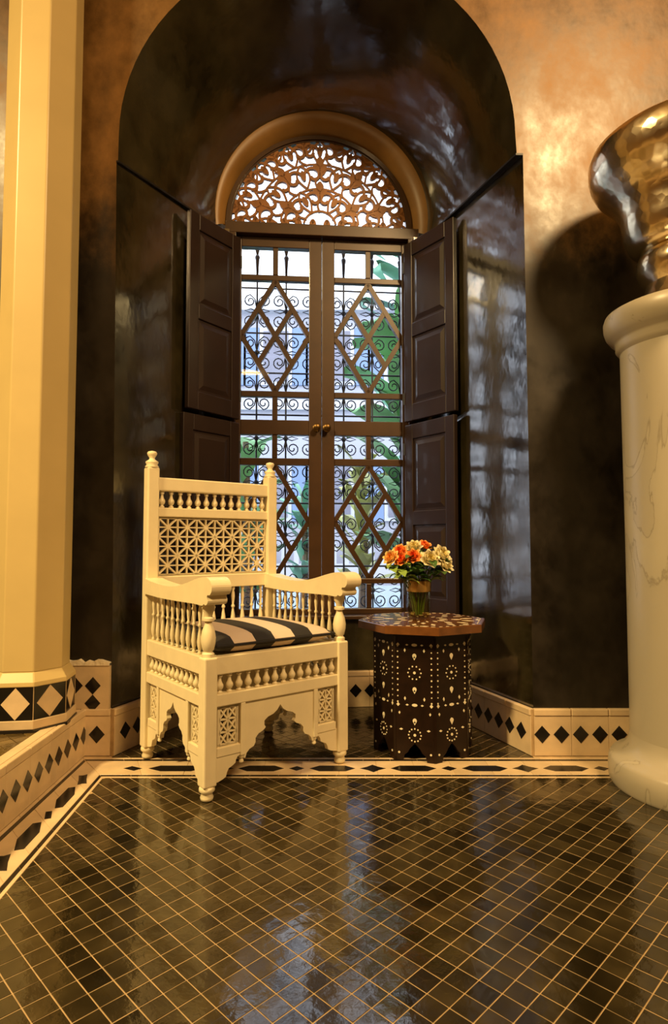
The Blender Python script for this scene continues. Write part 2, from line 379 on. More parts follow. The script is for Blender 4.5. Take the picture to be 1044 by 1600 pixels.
niche_region = [((-2, BOUT+.002), (2, BOUT+.002)), (nr, (brw[0], brw[1])), ((brw[0], brw[1]), (blw[0], blw[1])), ((blw[0], blw[1]), nl), ((RJ0[0]-.012, -9), (RJ0[0]-.012, 9)), ((LJ0[0]+.012, 9), (LJ0[0]+.012, -9))]
whole = []; cut = []
full = PT*PT*.84
for i in range(-60, 60):
    for j in range(-60, 90):
        p0 = ccw(tile_poly(i, j)); cx = sum(q[0] for q in p0)/4; cy = sum(q[1] for q in p0)/4
        if not (-1.2 < cx < 2.3 and -1.3 < cy < 3.2): continue
        for reg in (main_region, niche_region):
            p = p0
            for a, b in reg:
                p = clip(p, a, b)
                if len(p) < 3: break
            if len(p) < 3 or parea(p) < 6e-5: continue
            if abs(parea(p)-parea(p0)) < 1e-7: whole.append((cx, cy))
            else: cut.append(p)
def tilt(): return max(-.011, min(.011, random.gauss(0, .008)))
def inview(x, y): return y > .95 and abs(x)/y < .565
near = sorted([c for c in whole if inview(*c)], key=lambda c: c[1])[:300]
ns = set(near)
tm = MB().slab(ccw([(x-sum(q[0] for q in tile_poly(0, 0))/4, y-sum(q[1] for q in tile_poly(0, 0))/4) for x, y in tile_poly(0, 0)]), -.008, 0, 0).mesh('tile', 'black_tile')
for cx, cy in near:
    link('tile', tm, floor, (cx, cy, -.0003+random.uniform(-.0003, .0003)), (tilt(), tilt(), random.choice((0, PI/2, PI, -PI/2))))
rest = MB(); base = [v.co.copy() for v in tm.vertices]; bf = [tuple(p.vertices) for p in tm.polygons]
for c in whole:
    if c in ns: continue
    M = Matrix.Translation((c[0], c[1], -.0003)) @ Matrix.Rotation(tilt(), 4, 'X') @ Matrix.Rotation(tilt(), 4, 'Y')
    rest.add(base, bf, M)
for p in cut: rest.slab(p, -.008, -.0003, 0)
tag(rest.build('floor_tiles', 'black_tile', floor), kind='stuff')

# ------------------------------------------------------------------ patterned border of the floor
def border(name, P, length, label, big_first, start):
    """P(t, s): point at distance t along the border and s (0 inner .. .197 outer) across it"""
    root = tag(MB().add([(*P(-.0, 0), -.006), (*P(length, 0), -.006), (*P(length, .197), -.006), (*P(0, .197), -.006)], [(0, 1, 2, 3)]).build(name, 'grout'), label, 'floor border', kind='structure')
    def piece(nm, mat, pts, z=.0, ch=.0008):
        p = ccw([P(*q) for q in pts]); return MB().slab(p, z-.007, z, ch).build(nm, mat, root)
    rows = [('cream_tile', 0, .013, .12), ('ink_tile', .013, .028, .10), ('cream_tile', .028, .163, .135), ('ink_tile', .163, .180, .10), ('cream_tile', .180, .197, .12)]
    for mat, s0, s1, L in rows:
        t = 0
        while t < length-1e-6:
            e = min(t+L, length); a = t if t else 0
            piece('border_tile', mat, [(t+.0006, s0+.0006), (e-.0006, s0+.0006), (e-.0006, s1-.0006), (t+.0006, s1-.0006)]); t = e
    mid = .087; k = 0; t = start; big = big_first; period = .272
    while t < length-.02:
        r = .036 if big else .022
        if t > .02:
            if big:
                st = [(r*(1 if q % 2 == 0 else .62)*math.cos(q*PI/4), r*1.0*(1 if q % 2 == 0 else .62)*math.sin(q*PI/4)) for q in range(8)]
                MB().slab(ccw([P(t+x*1.3, mid+y) for x, y in st]), -.005, .0006, .0004).build('star', 'ink_tile', root)
            else: piece('diamond', 'ink_tile', [(t-r*1.25, mid), (t, mid-r), (t+r*1.25, mid), (t, mid+r)], .0006, .0004)
        a, b = t+r*1.25+.018, t+period-(.036 if not big else .022)*1.25-.018
        a = max(a, .01); b = min(b, length-.01)
        if b-a > .05: piece('lozenge', 'ink_tile', [(a, mid), (a+.035, mid-.027), (b-.035, mid-.027), (b, mid), (b-.035, mid+.027), (a+.035, mid+.027)], .0006, .0004)
        t += period; big = not big
    return root
border('trim_3', lambda t, s: (inner_x(2.13)-s*.76*max(0, 1-t/.3)+t, BIN+s), 2.9, 'cream and black lozenge border of the floor along the niche', False, .115)
border('trim_4', lambda t, s: ((lambda y: inner_x(y)+(kerb_x(y)-inner_x(y))*s/.197)(BIN+s*.98-t*(1+s*.0)), BIN+s*.98-t), 3.3, 'cream and black lozenge border of the floor along the step', True, .10)

# ------------------------------------------------------------------ baseboards
def baseboard(name, a, b, label, h=.175, th=.018, z0=0, first=.03, pitch=.073, rows=None, cap=.026, capover=.004, kind='structure', dia=(.030, .033), ragged=False):
    """a -> b runs with the room on the right-hand side; local x along, -y into the room"""
    a = Vector((a[0], a[1], 0)); b = Vector((b[0], b[1], 0)); d = b-a; L = d.length; rz = math.atan2(d.y, d.x)
    root = tag(MB().box((0, -th+.003, 0), (L, 0, h-.002)).build(name, 'grout', loc=(a.x, a.y, z0), rot=(0, 0, rz)), label, 'baseboard', kind=kind)
    n = max(1, round(L/.146)); w_ = L/n
    for i in range(n):
        MB().box((i*w_+.0006, -th, .001), ((i+1)*w_-.0006, -.002, h-cap-.0008)).build('tile', 'cream_tile', root, bevel=.0008)
        MB().box((i*w_+.0006, -th-capover, h-cap), ((i+1)*w_-.0006, 0, h)).build('cap_tile', 'cream_tile', root, bevel=.004)
    dm = MB().prism([(-dia[0], 0), (0, -dia[1]), (dia[0], 0), (0, dia[1])], -.0012, .003).mesh('diamond', 'ink_tile')
    for zc in (rows or [.080]):
        t = first
        while t < L-.012: link('diamond', dm, root, (t, -th, zc)); t += pitch
    return root
baseboard('baseboard_front_right', (RJ0[0]-.004, WY), (XR-.02, WY), 'white baseboard with black diamonds beside the marble column', first=.030)
baseboard('baseboard_niche_right', (brw[0], brw[1]-.02), (RJ0[0], WY-.012), 'white baseboard with black diamonds along the right cheek behind the inlaid table', first=.047)
baseboard('baseboard_niche_back', (blw[0]+.02, blw[1]), (brw[0]-.02, brw[1]), 'white baseboard with black diamonds under the window', first=.04)
baseboard('baseboard_niche_left', (LJ0[0], WY-.012), (blw[0], blw[1]-.02), 'white baseboard with black diamonds along the left cheek behind the armchair', first=.06)
baseboard('baseboard_front_left', (-.96, WY), (LJ0[0], WY), 'short white baseboard with one black diamond between step and niche', first=.062)
baseboard('baseboard_step', (kerb_x(-2.5)-.018, -2.5), (kerb_x(2.345)-.018, 2.345), 'white tiled riser of the raised step with a row of black diamonds', first=.010, th=.018, capover=.002)
# dado above the raised floor, its plaster top broken
da = tag(MB().box((XL+.02, WY-.017, .174), (LJ0[0]-.006, WY, .345)).build('baseboard_dado', 'cream_tile'), 'taller tiled dado with broken plaster top beside the white pillar', 'baseboard', kind='structure')
dm = MB().prism([(-.030, 0), (0, -.033), (.030, 0), (0, .033)], -.0012, .003).mesh('diamond', 'ink_tile')
for x, z in ((-.917, .262), (-.917, .196), (-.985, .262), (-1.3, .262), (-1.37, .262), (-1.44, .262), (-1.51, .262)): link('diamond', dm, da, (x, WY-.017, z))
rg = MB(); rgx = [-1.25+i*(1.25+LJ0[0]-.006)/24 for i in range(25)]
top = [(x, .352+random.uniform(-.006, .012)) for x in rgx]
rg.prism([(rgx[0], .338)]+top+[(rgx[-1], .338)], WY-.021, WY-.001); rg.build('broken_plaster', 'old_plaster', da)

# ------------------------------------------------------------------ raised floor on the left
rf = tag(MB().box((XL+.01, YR+.02, 0), (kerb_x(2.3)-.035, WY-.002, .1665)).build('floor_raised', 'grout'), 'raised floor of olive tiles behind the step', 'floor', kind='structure')
tag(MB().add([(kerb_x(-2.5)-.055, -2.5, .168), (kerb_x(-2.5)-.0185, -2.5, .168), (kerb_x(2.34)-.0185, 2.34, .168), (kerb_x(2.34)-.055, 2.34, .168),
              (kerb_x(-2.5)-.055, -2.5, .1745), (kerb_x(-2.5)-.0185, -2.5, .1745), (kerb_x(2.34)-.0185, 2.34, .1745), (kerb_x(2.34)-.055, 2.34, .1745)],
             [(0,1,2,3),(4,5,6,7),(0,1,5,4),(1,2,6,5),(2,3,7,6),(3,0,4,7)]).build('nosing', 'cream_tile', rf, bevel=.002))
rt = MB()
for i in range(-80, 20):
    for j in range(-60, 60):
        p0 = ccw(tile_poly(i, j)); cx = sum(q[0] for q in p0)/4; cy = sum(q[1] for q in p0)/4
        if not (-2.2 < cx < -.9 and .4 < cy < 2.4): continue
        p = p0
        for a, b in (((kerb_x(2.3)-.05, -9), (kerb_x(2.3)-.05, 9)), ((9, WY-.02), (-9, WY-.02))):
            p = clip(p, a, b)
            if len(p) < 3: break
        if len(p) >= 3 and parea(p) > 5e-5: rt.slab(p, .160, .170, .0010)
tag(rt.build('raised_tiles', 'ochre_tile', rf), kind='stuff')

# ------------------------------------------------------------------ white octagonal pillar
PX, PY = -1.085, 2.20
def octo(ap): R = ap/math.cos(PI/8); return [(R*math.cos(PI/8+k*PI/4), R*math.sin(PI/8+k*PI/4)) for k in range(8)]
def loft_oct(levels, cap=True):
    mb = MB(); vs = []; fs = []
    for ap, z in levels: vs += [(x, y, z) for x, y in octo(ap)]
    for i in range(len(levels)-1):
        for k in range(8): fs.append((i*8+k, i*8+(k+1) % 8, (i+1)*8+(k+1) % 8, (i+1)*8+k))
    if cap: fs += [tuple(reversed(range(8))), tuple((len(levels)-1)*8+k for k in range(8))]
    return mb.add(vs, fs)
pil = tag(empty('octagonal_pillar', (PX, PY, .170), math.radians(8)), 'tall cream octagonal pillar with a black and cream tiled foot', 'pillar')
loft_oct([(.120, .195), (.118, 4.43)]).build('shaft', 'cream_paint', pil, bevel=.004)
loft_oct([(.141, .150), (.139, .165), (.120, .196)]).build('flare', 'cream_paint', pil, bevel=.003)
fb = loft_oct([(.138, .040), (.138, .150)]).build('foot_band', 'ink_tile', pil)
loft_oct([(.143, .010), (.143, .040)]).build('plinth', 'cream_tile', pil, bevel=.002)
loft_oct([(.146, 0), (.146, .010)]).build('plinth_line', 'ink_tile', pil)
hw = .138*math.tan(PI/8)
pd = MB().prism([(-hw*.80, 0), (0, -.053), (hw*.80, 0), (0, .053)], -.0015, .002).mesh('diamond', 'cream_tile')
pj = MB().box((-.0012, -.001, -.055), (.0012, .002, .055)).mesh('joint', 'grout')
for k in range(8):
    a = k*PI/4; link('diamond', pd, fb, (.138*math.sin(a), -.138*math.cos(a), .095), (0, 0, a))
    R = .138/math.cos(PI/8); link('joint', pj, fb, (R*math.sin(a+PI/8)*.998, -R*math.cos(a+PI/8)*.998, .095), (0, 0, a+PI/8))

# ------------------------------------------------------------------ marble column and metal urn
CX, CY = 1.2, 2.04
mc = tag(empty('marble_column', (CX, CY, 0)), 'round cream marble column with a moulded top and wide foot', 'column')
def arc(cx, cz, r, a0, a1, n=8): return [(cx+r*math.cos(math.radians(a0+(a1-a0)*i/n)), cz+r*math.sin(math.radians(a0+(a1-a0)*i/n))) for i in range(n+1)]
MB().lathe([(.266, 0)]+[(.272, .01), (.274, .05), (.271, .078), (.262, .092)]+[(.235, .100), (.224, .112)]+[(.214, .125), (.206, .145), (.203, .165)], 72).build('foot', 'marble', mc, smooth=True)
MB().lathe([(.203, .163), (.202, .8), (.205, 1.465)], 72).build('shaft', 'marble', mc, smooth=True)
MB().lathe([(.205, 1.462), (.212, 1.470), (.219, 1.480), (.218, 1.495), (.224, 1.503), (.238, 1.515), (.250, 1.532), (.256, 1.552), (.257, 1.575), (.252, 1.590), (.240, 1.596), (.02, 1.597)], 72).build('capital', 'marble', mc, smooth=True)
ur = tag(empty('metal_urn', (CX, CY, 1.597)), 'large hammered silver gilt urn with flared lip on the marble column', 'urn')
z = lambda q: q-1.597
MB().lathe([(.142, z(1.597)), (.143, z(1.612)), (.136, z(1.632)), (.128, z(1.655)), (.117, z(1.69))], 64).build('foot', 'urn_metal', ur, smooth=True)
MB().lathe([(.115, z(1.688)), (.126, z(1.706)), (.140, z(1.728)), (.147, z(1.752)), (.145, z(1.775)), (.137, z(1.795)), (.122, z(1.808))], 64).build('knop', 'urn_metal', ur, smooth=True)
MB().lathe([(.120, z(1.806)), (.150, z(1.815)), (.168, z(1.835)), (.182, z(1.865)), (.189, z(1.90)), (.194, z(1.94)), (.203, z(1.97)), (.222, z(2.0)), (.25, z(2.03)), (.273, z(2.056)), (.288, z(2.085)), (.2945, z(2.115)), (.295, z(2.145)), (.288, z(2.168)), (.276, z(2.178)),
            (.262, z(2.17)), (.255, z(2.14)), (.245, z(2.08)), (.19, z(2.0)), (.17, z(1.90)), (.02, z(1.85))], 96, cap=False).build('bowl', 'urn_metal', ur, smooth=True)

# ------------------------------------------------------------------ window
def wobj(mb, name, mat, parent, **k): return mb.build(name, mat, parent, **k)
win = MB()
win.box((-.560, -.035, .400), (-.503, .055, 2.442)); win.box((.384, -.035, .400), (.440, .055, 2.442))
win.box((-.560, -.036, 2.384), (.440, .056, 2.443)); win.box((-.590, -.075, .428), (.468, .06, .446))
window = tag(win.build('window_1', 'frame_wood', loc=WO, rot=(0, 0, WA), bevel=.003), 'tall brown two-leaf window with diamond glazing bars', 'window', kind='structure')
ROWS = [(.474, .599), (.625, 1.200), (1.236, 1.355), (1.431, 1.550), (1.580, 2.156), (2.186, 2.330)]
def bar(mb, p, q, wd, y0, y1): mb.ribbon([p, q], wd, y0, y1)
def inset(poly, d):
    cx = sum(p[0] for p in poly)/len(poly); cz = sum(p[1] for p in poly)/len(poly)
    return [(cx+(x-cx)*.985, cz+(z_-cz)*.985) for x, z_ in poly]
for (x0, x1, s0, s1) in ((-.476, -.129, -.502, -.064), (.003, .356, -.062, .383)):
    f = MB()
    f.box((s0, 0, .447), (x0, .042, 2.383)); f.box((x1, 0, .447), (s1, .042, 2.383))
    for a, b in ((.447, .474), (1.355, 1.431), (2.330, 2.383)): f.box((x0, 0, a), (x1, .042, b))
    sash = f.build('sash', 'frame_wood', window, bevel=.003)
    xm = (x0+x1)/2; hb = .011
    for a, b in ((.599, .625), (1.200, 1.236), (1.550, 1.580), (2.156, 2.186)): MB().box((x0, .004, a), (x1, .036, b)).build('glazing_bar', 'frame_wood', sash, bevel=.003)
    for a, b in ROWS:
        tall = b-a > .3; panes = []
        if not tall:
            MB().box((xm-.0135, .004, a), (xm+.0135, .036, b)).build('glazing_bar', 'frame_wood', sash, bevel=.003)
            panes = [[(x0, a), (xm-.0135, a), (xm-.0135, b), (x0, b)], [(xm+.0135, a), (x1, a), (x1, b), (xm+.0135, b)]]
        else:
            zm = (a+b)/2; Tp, Bt, Lf, Rt = (xm, b), (xm, a), (x0, zm), (x1, zm)
            md = lambda p, q: ((p[0]+q[0])/2, (p[1]+q[1])/2)
            for p, q, yy in ((Tp, Lf, 0), (Tp, Rt, 0), (Bt, Lf, 0), (Bt, Rt, 0), (md(Tp, Lf), md(Bt, Rt), .001), (md(Tp, Rt), md(Bt, Lf), .0015)):
                m_ = MB(); bar(m_, p, q, .024, .005+yy, .034-yy); m_.build('glazing_bar', 'frame_wood', sash)
            c = (xm, zm)
            panes = [[Tp, md(Tp, Rt), c, md(Tp, Lf)], [Bt, md(Bt, Lf), c, md(Bt, Rt)], [Lf, md(Tp, Lf), c, md(Bt, Lf)], [Rt, md(Bt, Rt), c, md(Tp, Rt)],
                     [(x0, b), Tp, Lf], [(x1, b), Rt, Tp], [(x0, a), Lf, Bt], [(x1, a), Bt, Rt]]
        for p in panes: MB().prism(p, .0185, .0215).build('pane', 'pane_glass', sash)
    # round brass pull with its rose
    hx = x1+.040 if x0 < -.2 else x0-.040
    hd = MB().lathe([(.020, 0), (.020, .004), (.014, .007), (.008, .012), (.008, .022), (.016, .028), (.017, .038), (.010, .044)], 20, Matrix.Translation((hx, 0, 1.392)) @ Matrix.Rotation(PI/2, 4, 'X'))
    hd.build('handle', 'brass', sash, smooth=True)

# arched surround and fanlight
su = MB(); o_ = arch_path(-.612, 2.400, .490, 2.395, -.060, 2.490, .552); i_ = arch_path(-.552, 2.440, .405, 2.440, -.0735, 2.462, .4785)
su.grid([[(x, RY-.004, z_) for x, z_ in o_], [(x*.75+a*.25, RY-.004, z_*.75+b*.25) for (x, z_), (a, b) in zip(o_, i_)], [(x*.35+a*.65, RY+.018, z_*.35+b*.65) for (x, z_), (a, b) in zip(o_, i_)], [(x, .030, z_) for x, z_ in i_]])
tag(su.build('trim_5', 'ochre_wood', loc=WO, rot=(0, 0, WA), smooth=True), 'ochre arched surround above the window', 'trim', kind='structure')
FC, FZ, FR = -.0735, 2.455, .466
fan = MB()
ring = [(FC-(FR+.008)*math.cos(PI*i/48), FZ+(FR+.008)*math.sin(PI*i/48)) for i in range(49)]
fan.ribbon(ring, .022, -.004, .045); fan.ribbon([(x+(FC-x)*.03, z_+(FZ-z_)*.03) for x, z_ in ring], .010, .004, .04)
fan.box((FC-FR-.015, -.004, 2.443), (FC+FR+.015, .045, 2.458))
window2 = tag(fan.build('window_2', 'frame_wood', loc=WO, rot=(0, 0, WA)), 'half-round fanlight filled with carved wooden arabesque', 'window', kind='structure')
la = MB()
def P2(r, a): return (FC+r*math.cos(a), FZ+r*math.sin(a))
def spiral(cx, cz, r, a0, turns, sgn, w0=.014, w1=.018, n=18):
    pts = []
    for i in range(n+1):
        t = i/n; rr = r*(1-.72*t); a = a0+sgn*turns*2*PI*t
        pts.append((cx+rr*math.cos(a), cz+rr*math.sin(a)))
    return pts, [w0+(w1-w0)*t/n for t in range(n+1)]
def inside(p): return math.hypot(p[0]-FC, p[1]-FZ) < FR and p[1] > 2.455
def put(pts, wd, y=0):
    pts2 = [p for p in pts if inside(p)]
    if len(pts2) > 2: la.ribbon(pts2, wd if not isinstance(wd, list) else wd[:len(pts2)], .006+y, .024-y)
def leaf2(cx, cz, L, wd, a):
    pts = [(cx+L*t/6*math.cos(a), cz+L*t/6*math.sin(a)) for t in range(7)]
    put(pts, [wd*math.sin(PI*(.12+.80*t/6)) for t in range(7)], .001)
for k, (R0, n) in enumerate(((.145, 3), (.275, 5), (.400, 8))):
    for j in range(n):
        a = PI*(j+.5)/n; c = P2(R0, a); rr = (.056, .062, .056)[k]
        for sg in (-1, 1):
            pts, wd = spiral(c[0]+sg*rr*.55*math.sin(a), c[1]-sg*rr*.55*math.cos(a), rr*.78, a+PI*.5*sg+PI, .95, sg); put(pts, wd, .0005*k)
        put([P2(R0-rr*1.2+rr*2.3*t/8, a+.10*math.sin(t/8*PI*2)) for t in range(9)], .011, .002)
        leaf2(*P2(R0+rr*.75, a), .055, .042, a); leaf2(*P2(R0+rr*.5, a), .045, .034, a+.9); leaf2(*P2(R0+rr*.5, a), .045, .034, a-.9)
    m = n+1
    for j in range(m):
        a = PI*j/n
        for sg in (-1, 1):
            put([P2(R0-.065+.13*t/10, a+sg*(.19-.02*k)*math.sin(PI*t/10)*(.145/R0)**.5) for t in range(11)], .011, .003)
        leaf2(*P2(R0-.02, a), .055, .030, a)
put([P2(.205, PI*i/30) for i in range(31)], .010, .004); put([P2(.338, PI*i/40) for i in range(41)], .009, .0045); put([P2(.085, PI*i/16) for i in range(17)], .011, .004)
for i in range(24):
    x = FC-FR+.04+i*(2*FR-.08)/23; leaf2(x, 2.452, .045, .022, PI/2+(.5 if i % 2 else -.5))
la.build('arabesque', 'lattice_wood', window2)
MB().prism([(FC-FR*math.cos(PI*i/40), FZ+FR*math.sin(PI*i/40)) for i in range(41)], .030, .033).build('pane', 'pane_glass', window2)

# ------------------------------------------------------------------ shutters
def shutter(hinge, ang, w_, z0, z1, sgn, label):
    """hinge: local x on the window; ang: direction of the leaf seen from above; panels on both faces"""
    hx, hy, _ = wl(hinge, -.040); th = .024
    root = tag(empty('window_shutter', (hx, hy, z0), ang), label, 'shutter', 'panelled shutters of the window')
    h = z1-z0; st = .058; mid = h*.5
    f = MB()
    f.box((0, -th/2, 0), (st, th/2, h)); f.box((w_-st, -th/2, 0), (w_, th/2, h))
    for a, b in ((0, .085), (mid-.035, mid+.035), (h-.075, h)): f.box((st, -th/2, a), (w_-st, th/2, b))
    f.build('leaf_frame', 'shutter_wood', root, bevel=.003)
    for a, b in ((.085, mid-.035), (mid+.035, h-.075)):
        pm = MB(); pm.box((st-.004, -.004, a-.004), (w_-st+.004, .004, b+.004))
        for sd in (-1, 1):
            o4 = [(st+.012, a+.012), (w_-st-.012, a+.012), (w_-st-.012, b-.012), (st+.012, b-.012)]; q4 = [(st+.034, a+.034), (w_-st-.034, a+.034), (w_-st-.034, b-.034), (st+.034, b-.034)]
            vs = [(x, sd*.004, z_) for x, z_ in o4]+[(x, sd*.010, z_) for x, z_ in q4]
            pm.add(vs, [(0,1,5,4), (1,2,6,5), (2,3,7,6), (3,0,4,7), (4,5,6,7)])
        pm.build('panel', 'shutter_wood', root)
    for zz in (.12, h-.12): MB().lathe([(.006, zz-.03), (.006, zz+.03)], 10, Matrix.Translation((-.004, -sgn*.010, 0))).build('hinge', 'iron', root)
    return root
def ang_to(hinge, tx, ty): hx, hy, _ = wl(hinge, -.040); return math.atan2(ty-hy, tx-hx), math.hypot(tx-hx, ty-hy)
HL, HR = -.486, .368
for hinge, tx, ty, z0, z1, sg, lab in ((HL, -.672, 2.735, 1.420, 2.345, -1, 'upper dark wooden shutter folded back on the left, clear of the armchair'),
                                       (HR, .572, 2.800, 1.420, 2.345, 1, 'upper dark wooden shutter folded back on the right of the window'),
                                       (HL, -.694, 2.745, .455, 1.402, -1, 'lower dark wooden shutter standing behind the back of the armchair'),
                                       (HR, .566, 2.800, .455, 1.402, 1, 'lower dark wooden shutter standing behind the vase of roses')):
    a, L = ang_to(hinge, tx, ty); shutter(hinge, a, L, z0, z1, sg, lab)

# ------------------------------------------------------------------ wrought iron grille outside
gr = tag(empty('window_grille', tuple(wl(0, .20)), WA), 'black wrought iron grille of scrolls outside the window glass', 'grille')
gr.location.z = .36
G = lambda q: q-.36
bm_ = MB().tube([(0, 0, 0), (0, 0, 2.12)], .0048, 6).mesh('bar', 'iron')
GX = [-.720+.158*i for i in range(9)]
for x in GX: link('bar', bm_, gr, (x, 0, 0))
for zz in (.42, .68, 1.02, 1.24, 1.50, 1.73, 1.95, 2.20): MB().tube([(GX[0], .008, G(zz)), (GX[-1], .008, G(zz))], .005, 6).build('rail', 'iron', gr)
def scroll_mesh(w2, h2):
    mb = MB()
    for sg in (-1, 1):
        for up in (-1, 1):
            pts = []
            for i in range(15):
                t = i/14; r = w2*.46*(1-.78*t); a = PI/2-sg*1.55*2*PI*t*.85
                pts.append((sg*(w2*.50)+r*math.cos(a)*1.0, 0, up*(h2*.52+r*math.sin(a)-w2*.0)))
            mb.tube([(0, 0, up*.004)]+[(sg*w2*.16, 0, up*h2*.62)]+pts, .0035, 5)
        mb.tube([(sg*w2*.05, 0, 0), (sg*w2*.45, 0, h2*.10), (sg*w2*.9, 0, 0), (sg*w2*.45, 0, -h2*.10), (sg*w2*.05, 0, 0)], .003, 5)
    mb.lathe([(.004, -.016), (.011, -.008), (.011, .008), (.004, .016)], 8)
    return mb.mesh('scroll', 'iron', True)
sm = scroll_mesh(.075, .105)
for x in GX:
    for zz in (.55, .85, 1.13, 1.37, 1.615, 1.84, 2.07): link('scroll', sm, gr, (x, 0, G(zz)))
tul = MB()
for sg in (-1, 0, 1): tul.tube([(0, 0, 0), (sg*.008, 0, .04), (sg*.022, 0, .09)], .0035, 5)
tul.lathe([(.006, -.10), (.010, -.02), (.014, 0), (.010, .01)], 8)
for lx in (GX[1], GX[-2]):
    for lz in (.44, 2.40): MB().tube([(lx, 0, G(lz)), (lx*.93, -.150, G(lz))], .006, 6).build('fixing_lug', 'iron', gr)
tl = tul.mesh('tulip', 'iron', True)
for x in GX: link('tulip', tl, gr, (x, 0, G(2.37)))

# ------------------------------------------------------------------ garden outside
tag(MB().box((-14, 3.42, -.35), (14, 24, -.12)).build('ground', 'paving'), 'grey garden paving outside the window', 'ground', kind='structure')
tag(MB().box((-9, 7.6, -.13), (9, 13.5, -.115)).build('pool', 'pool_water'), 'pale blue pool beyond the window', 'pool', kind='structure')
tag(MB().box((2.75, 3.42, -.12), (3.05, 9, 5.0)).build('wall_sky_block', 'room_plaster'), 'added ochre wall out of view that blocks the sky beside the garden', 'wall', kind='structure')  # unseen wall added to keep sky reflections off the niche's left cheek
gw = tag(empty('garden_wall', (0, 14.5, -.12)), 'low white garden wall with pickets beyond the pool', 'wall')
MB().box((-9, 0, 0), (9, .25, .45)).build('wall_base', 'white_render', gw)
pk = MB().box((-.06, .06, .45), (.06, .18, .95)).mesh('picket', 'white_render')
for i in range(40): link('picket', pk, gw, (-6+i*.3, 0, 0))
hb = tag(empty('garden_house', (-1.2, 15.5, -.12)), 'tall pale lavender house with blue shutters beyond the garden', 'building')
MB().box((-5.5, 0, 0), (5.5, 4, 6.9)).build('house_wall', 'lavender_render', hb)
MB().box((-5.7, -.25, 6.9), (5.7, 4.2, 7.15)).build('roof', 'white_render', hb)
MB().box((-5.6, -.14, 4.35), (5.6, .05, 4.6)).build('string_course', 'white_render', hb)
for x in (-3.6, -1.9, -.3, 1.3, 2.9):
    for zz in (1.5, 5.0):
        fr_ = MB().box((x-.42, -.08, zz), (x+.42, .02, zz+1.5)).build('window', 'white_render', hb); MB().box((x-.32, -.10, zz+.1), (x+.32, 0, zz+1.4)).build('pane', 'paving', fr_)
        for sd in (-1, 1): MB().box((x+sd*.63-.2, -.07, zz), (x+sd*.63+.2, .02, zz+1.5)).build('house_shutter', 'blue_render', hb)
def blade(L, wd, bend, n=6, mat='garden_leaf'):
    mb = MB(); rows = []
    for i in range(n+1):
        t = i/n; wv = wd*math.sin(PI*min(1, .08+.90*t))**.8*.5
        y = L*t*math.cos(bend*t); z_ = L*t*.95*math.cos(bend*t*.4)-bend*.55*L*t*t
        rows.append([(-wv, y*.75, z_+wv*.25), (0, y*.75, z_), (wv, y*.75, z_+wv*.25)])
    mb.grid(rows); return mb.mesh('leaf', mat, True)
def plant(loc, label, mat, n, L, wd, bend, stem, group, seed):
    rnd = random.Random(seed)
    root = tag(empty('garden_plant', loc), label, 'plant', group)
    MB().tube([(0, 0, 0), (.03, 0, stem*.5), (0, .02, stem)], [.05, .04, .025], 7).build('stem', 'bark', root)
    ms = [blade(L*k, wd*k, bend, 6, mat) for k in (.8, 1, 1.15)]
    for i in range(n):
        zz = stem*(.25+.75*i/n) if stem > .5 else stem*.9
        link('leaf', ms[i % 3], root, (0, 0, zz), (rnd.uniform(-.5, .25), rnd.uniform(-.2, .2), i*2.4+rnd.uniform(-.3, .3)))
    return root
GP = 'plants in the garden'
plant((.62, 5.2, -.12), 'tall broad-leaved green plant behind the right leaf of the window', 'garden_leaf', 26, .95, .34, .9, 2.7, GP, 1)
plant((-.72, 4.9, -.12), 'broad-leaved green plant at the left edge of the window', 'garden_leaf', 16, .62, .24, .9, 1.75, GP, 2)
plant((.28, 6.2, -.12), 'yellow green bush low behind the right leaf of the window', 'garden_leaf_yellow', 34, .65, .16, 1.1, 1.7, GP, 3)
plant((.98, 6.3, -.12), 'tall bluish green palm behind the rightmost panes', 'garden_leaf_blue', 44, 1.35, .22, 1.2, 4.1, GP, 4)
plant((-.35, 6.9, -.12), 'narrow-leaved green bush behind the left leaf of the window', 'garden_leaf_blue', 26, .65, .13, 1.1, 1.5, GP, 5)

# ------------------------------------------------------------------ armchair
ch = tag(empty('armchair', (-.401, 1.91, 0), math.radians(38.5)), 'cream carved wooden armchair with spindle galleries and lattice panels', 'armchair')
W_, D_, PW = .580, .530, .046
CP = 'chair_paint'
foot = MB().lathe([(.012, 0), (.019, .004), (.021, .012), (.017, .022), (.019, .026), (.025, .032), (.025, .040), (.022, .046)], 20).mesh('foot', CP, True)
fin = MB().lathe([(.024, 0), (.026, .006), (.020, .014), (.024, .020), (.024, .025), (.011, .034), (.010, .040), (.017, .050), (.019, .058), (.015, .064), (.004, .067)], 20).mesh('finial', CP, True)
for x, y, top_ in ((0, 0, .443), (W_-PW, 0, .443), (0, D_-PW, 1.092), (W_-PW, D_-PW, 1.092)):
    lg = MB().box((x, y, .045), (x+PW, y+PW, top_)).build('leg', CP, ch, bevel=.005)
    link('foot', foot, lg, (x+PW/2, y+PW/2, 0))
    if top_ > 1: link('finial', fin, lg, (x+PW/2, y+PW/2, 1.09))
def spin(h, r, n=12, kind=0):
    if kind == 0: pr = [(.75, 0), (.75, .10), (.45, .14), (.45, .18), (.8, .24), (1, .36), (.92, .46), (.55, .58), (.42, .70), (.42, .80), (.7, .84), (.7, .88), (.5, .91), (.75, .94), (.75, 1)]
    else: pr = [(.7, 0), (.7, .06), (.4, .08), (.55, .10), (.85, .16), (1, .24), (.8, .36), (.5, .46), (.42, .52), (.75, .54), (.75, .57), (.42, .60), (.62, .70), (.75, .78), (.62, .86), (.42, .91), (.7, .94), (.7, 1)]
    return MB().lathe([(r*a, h*b) for a, b in pr], n).mesh('spindle', CP, True)
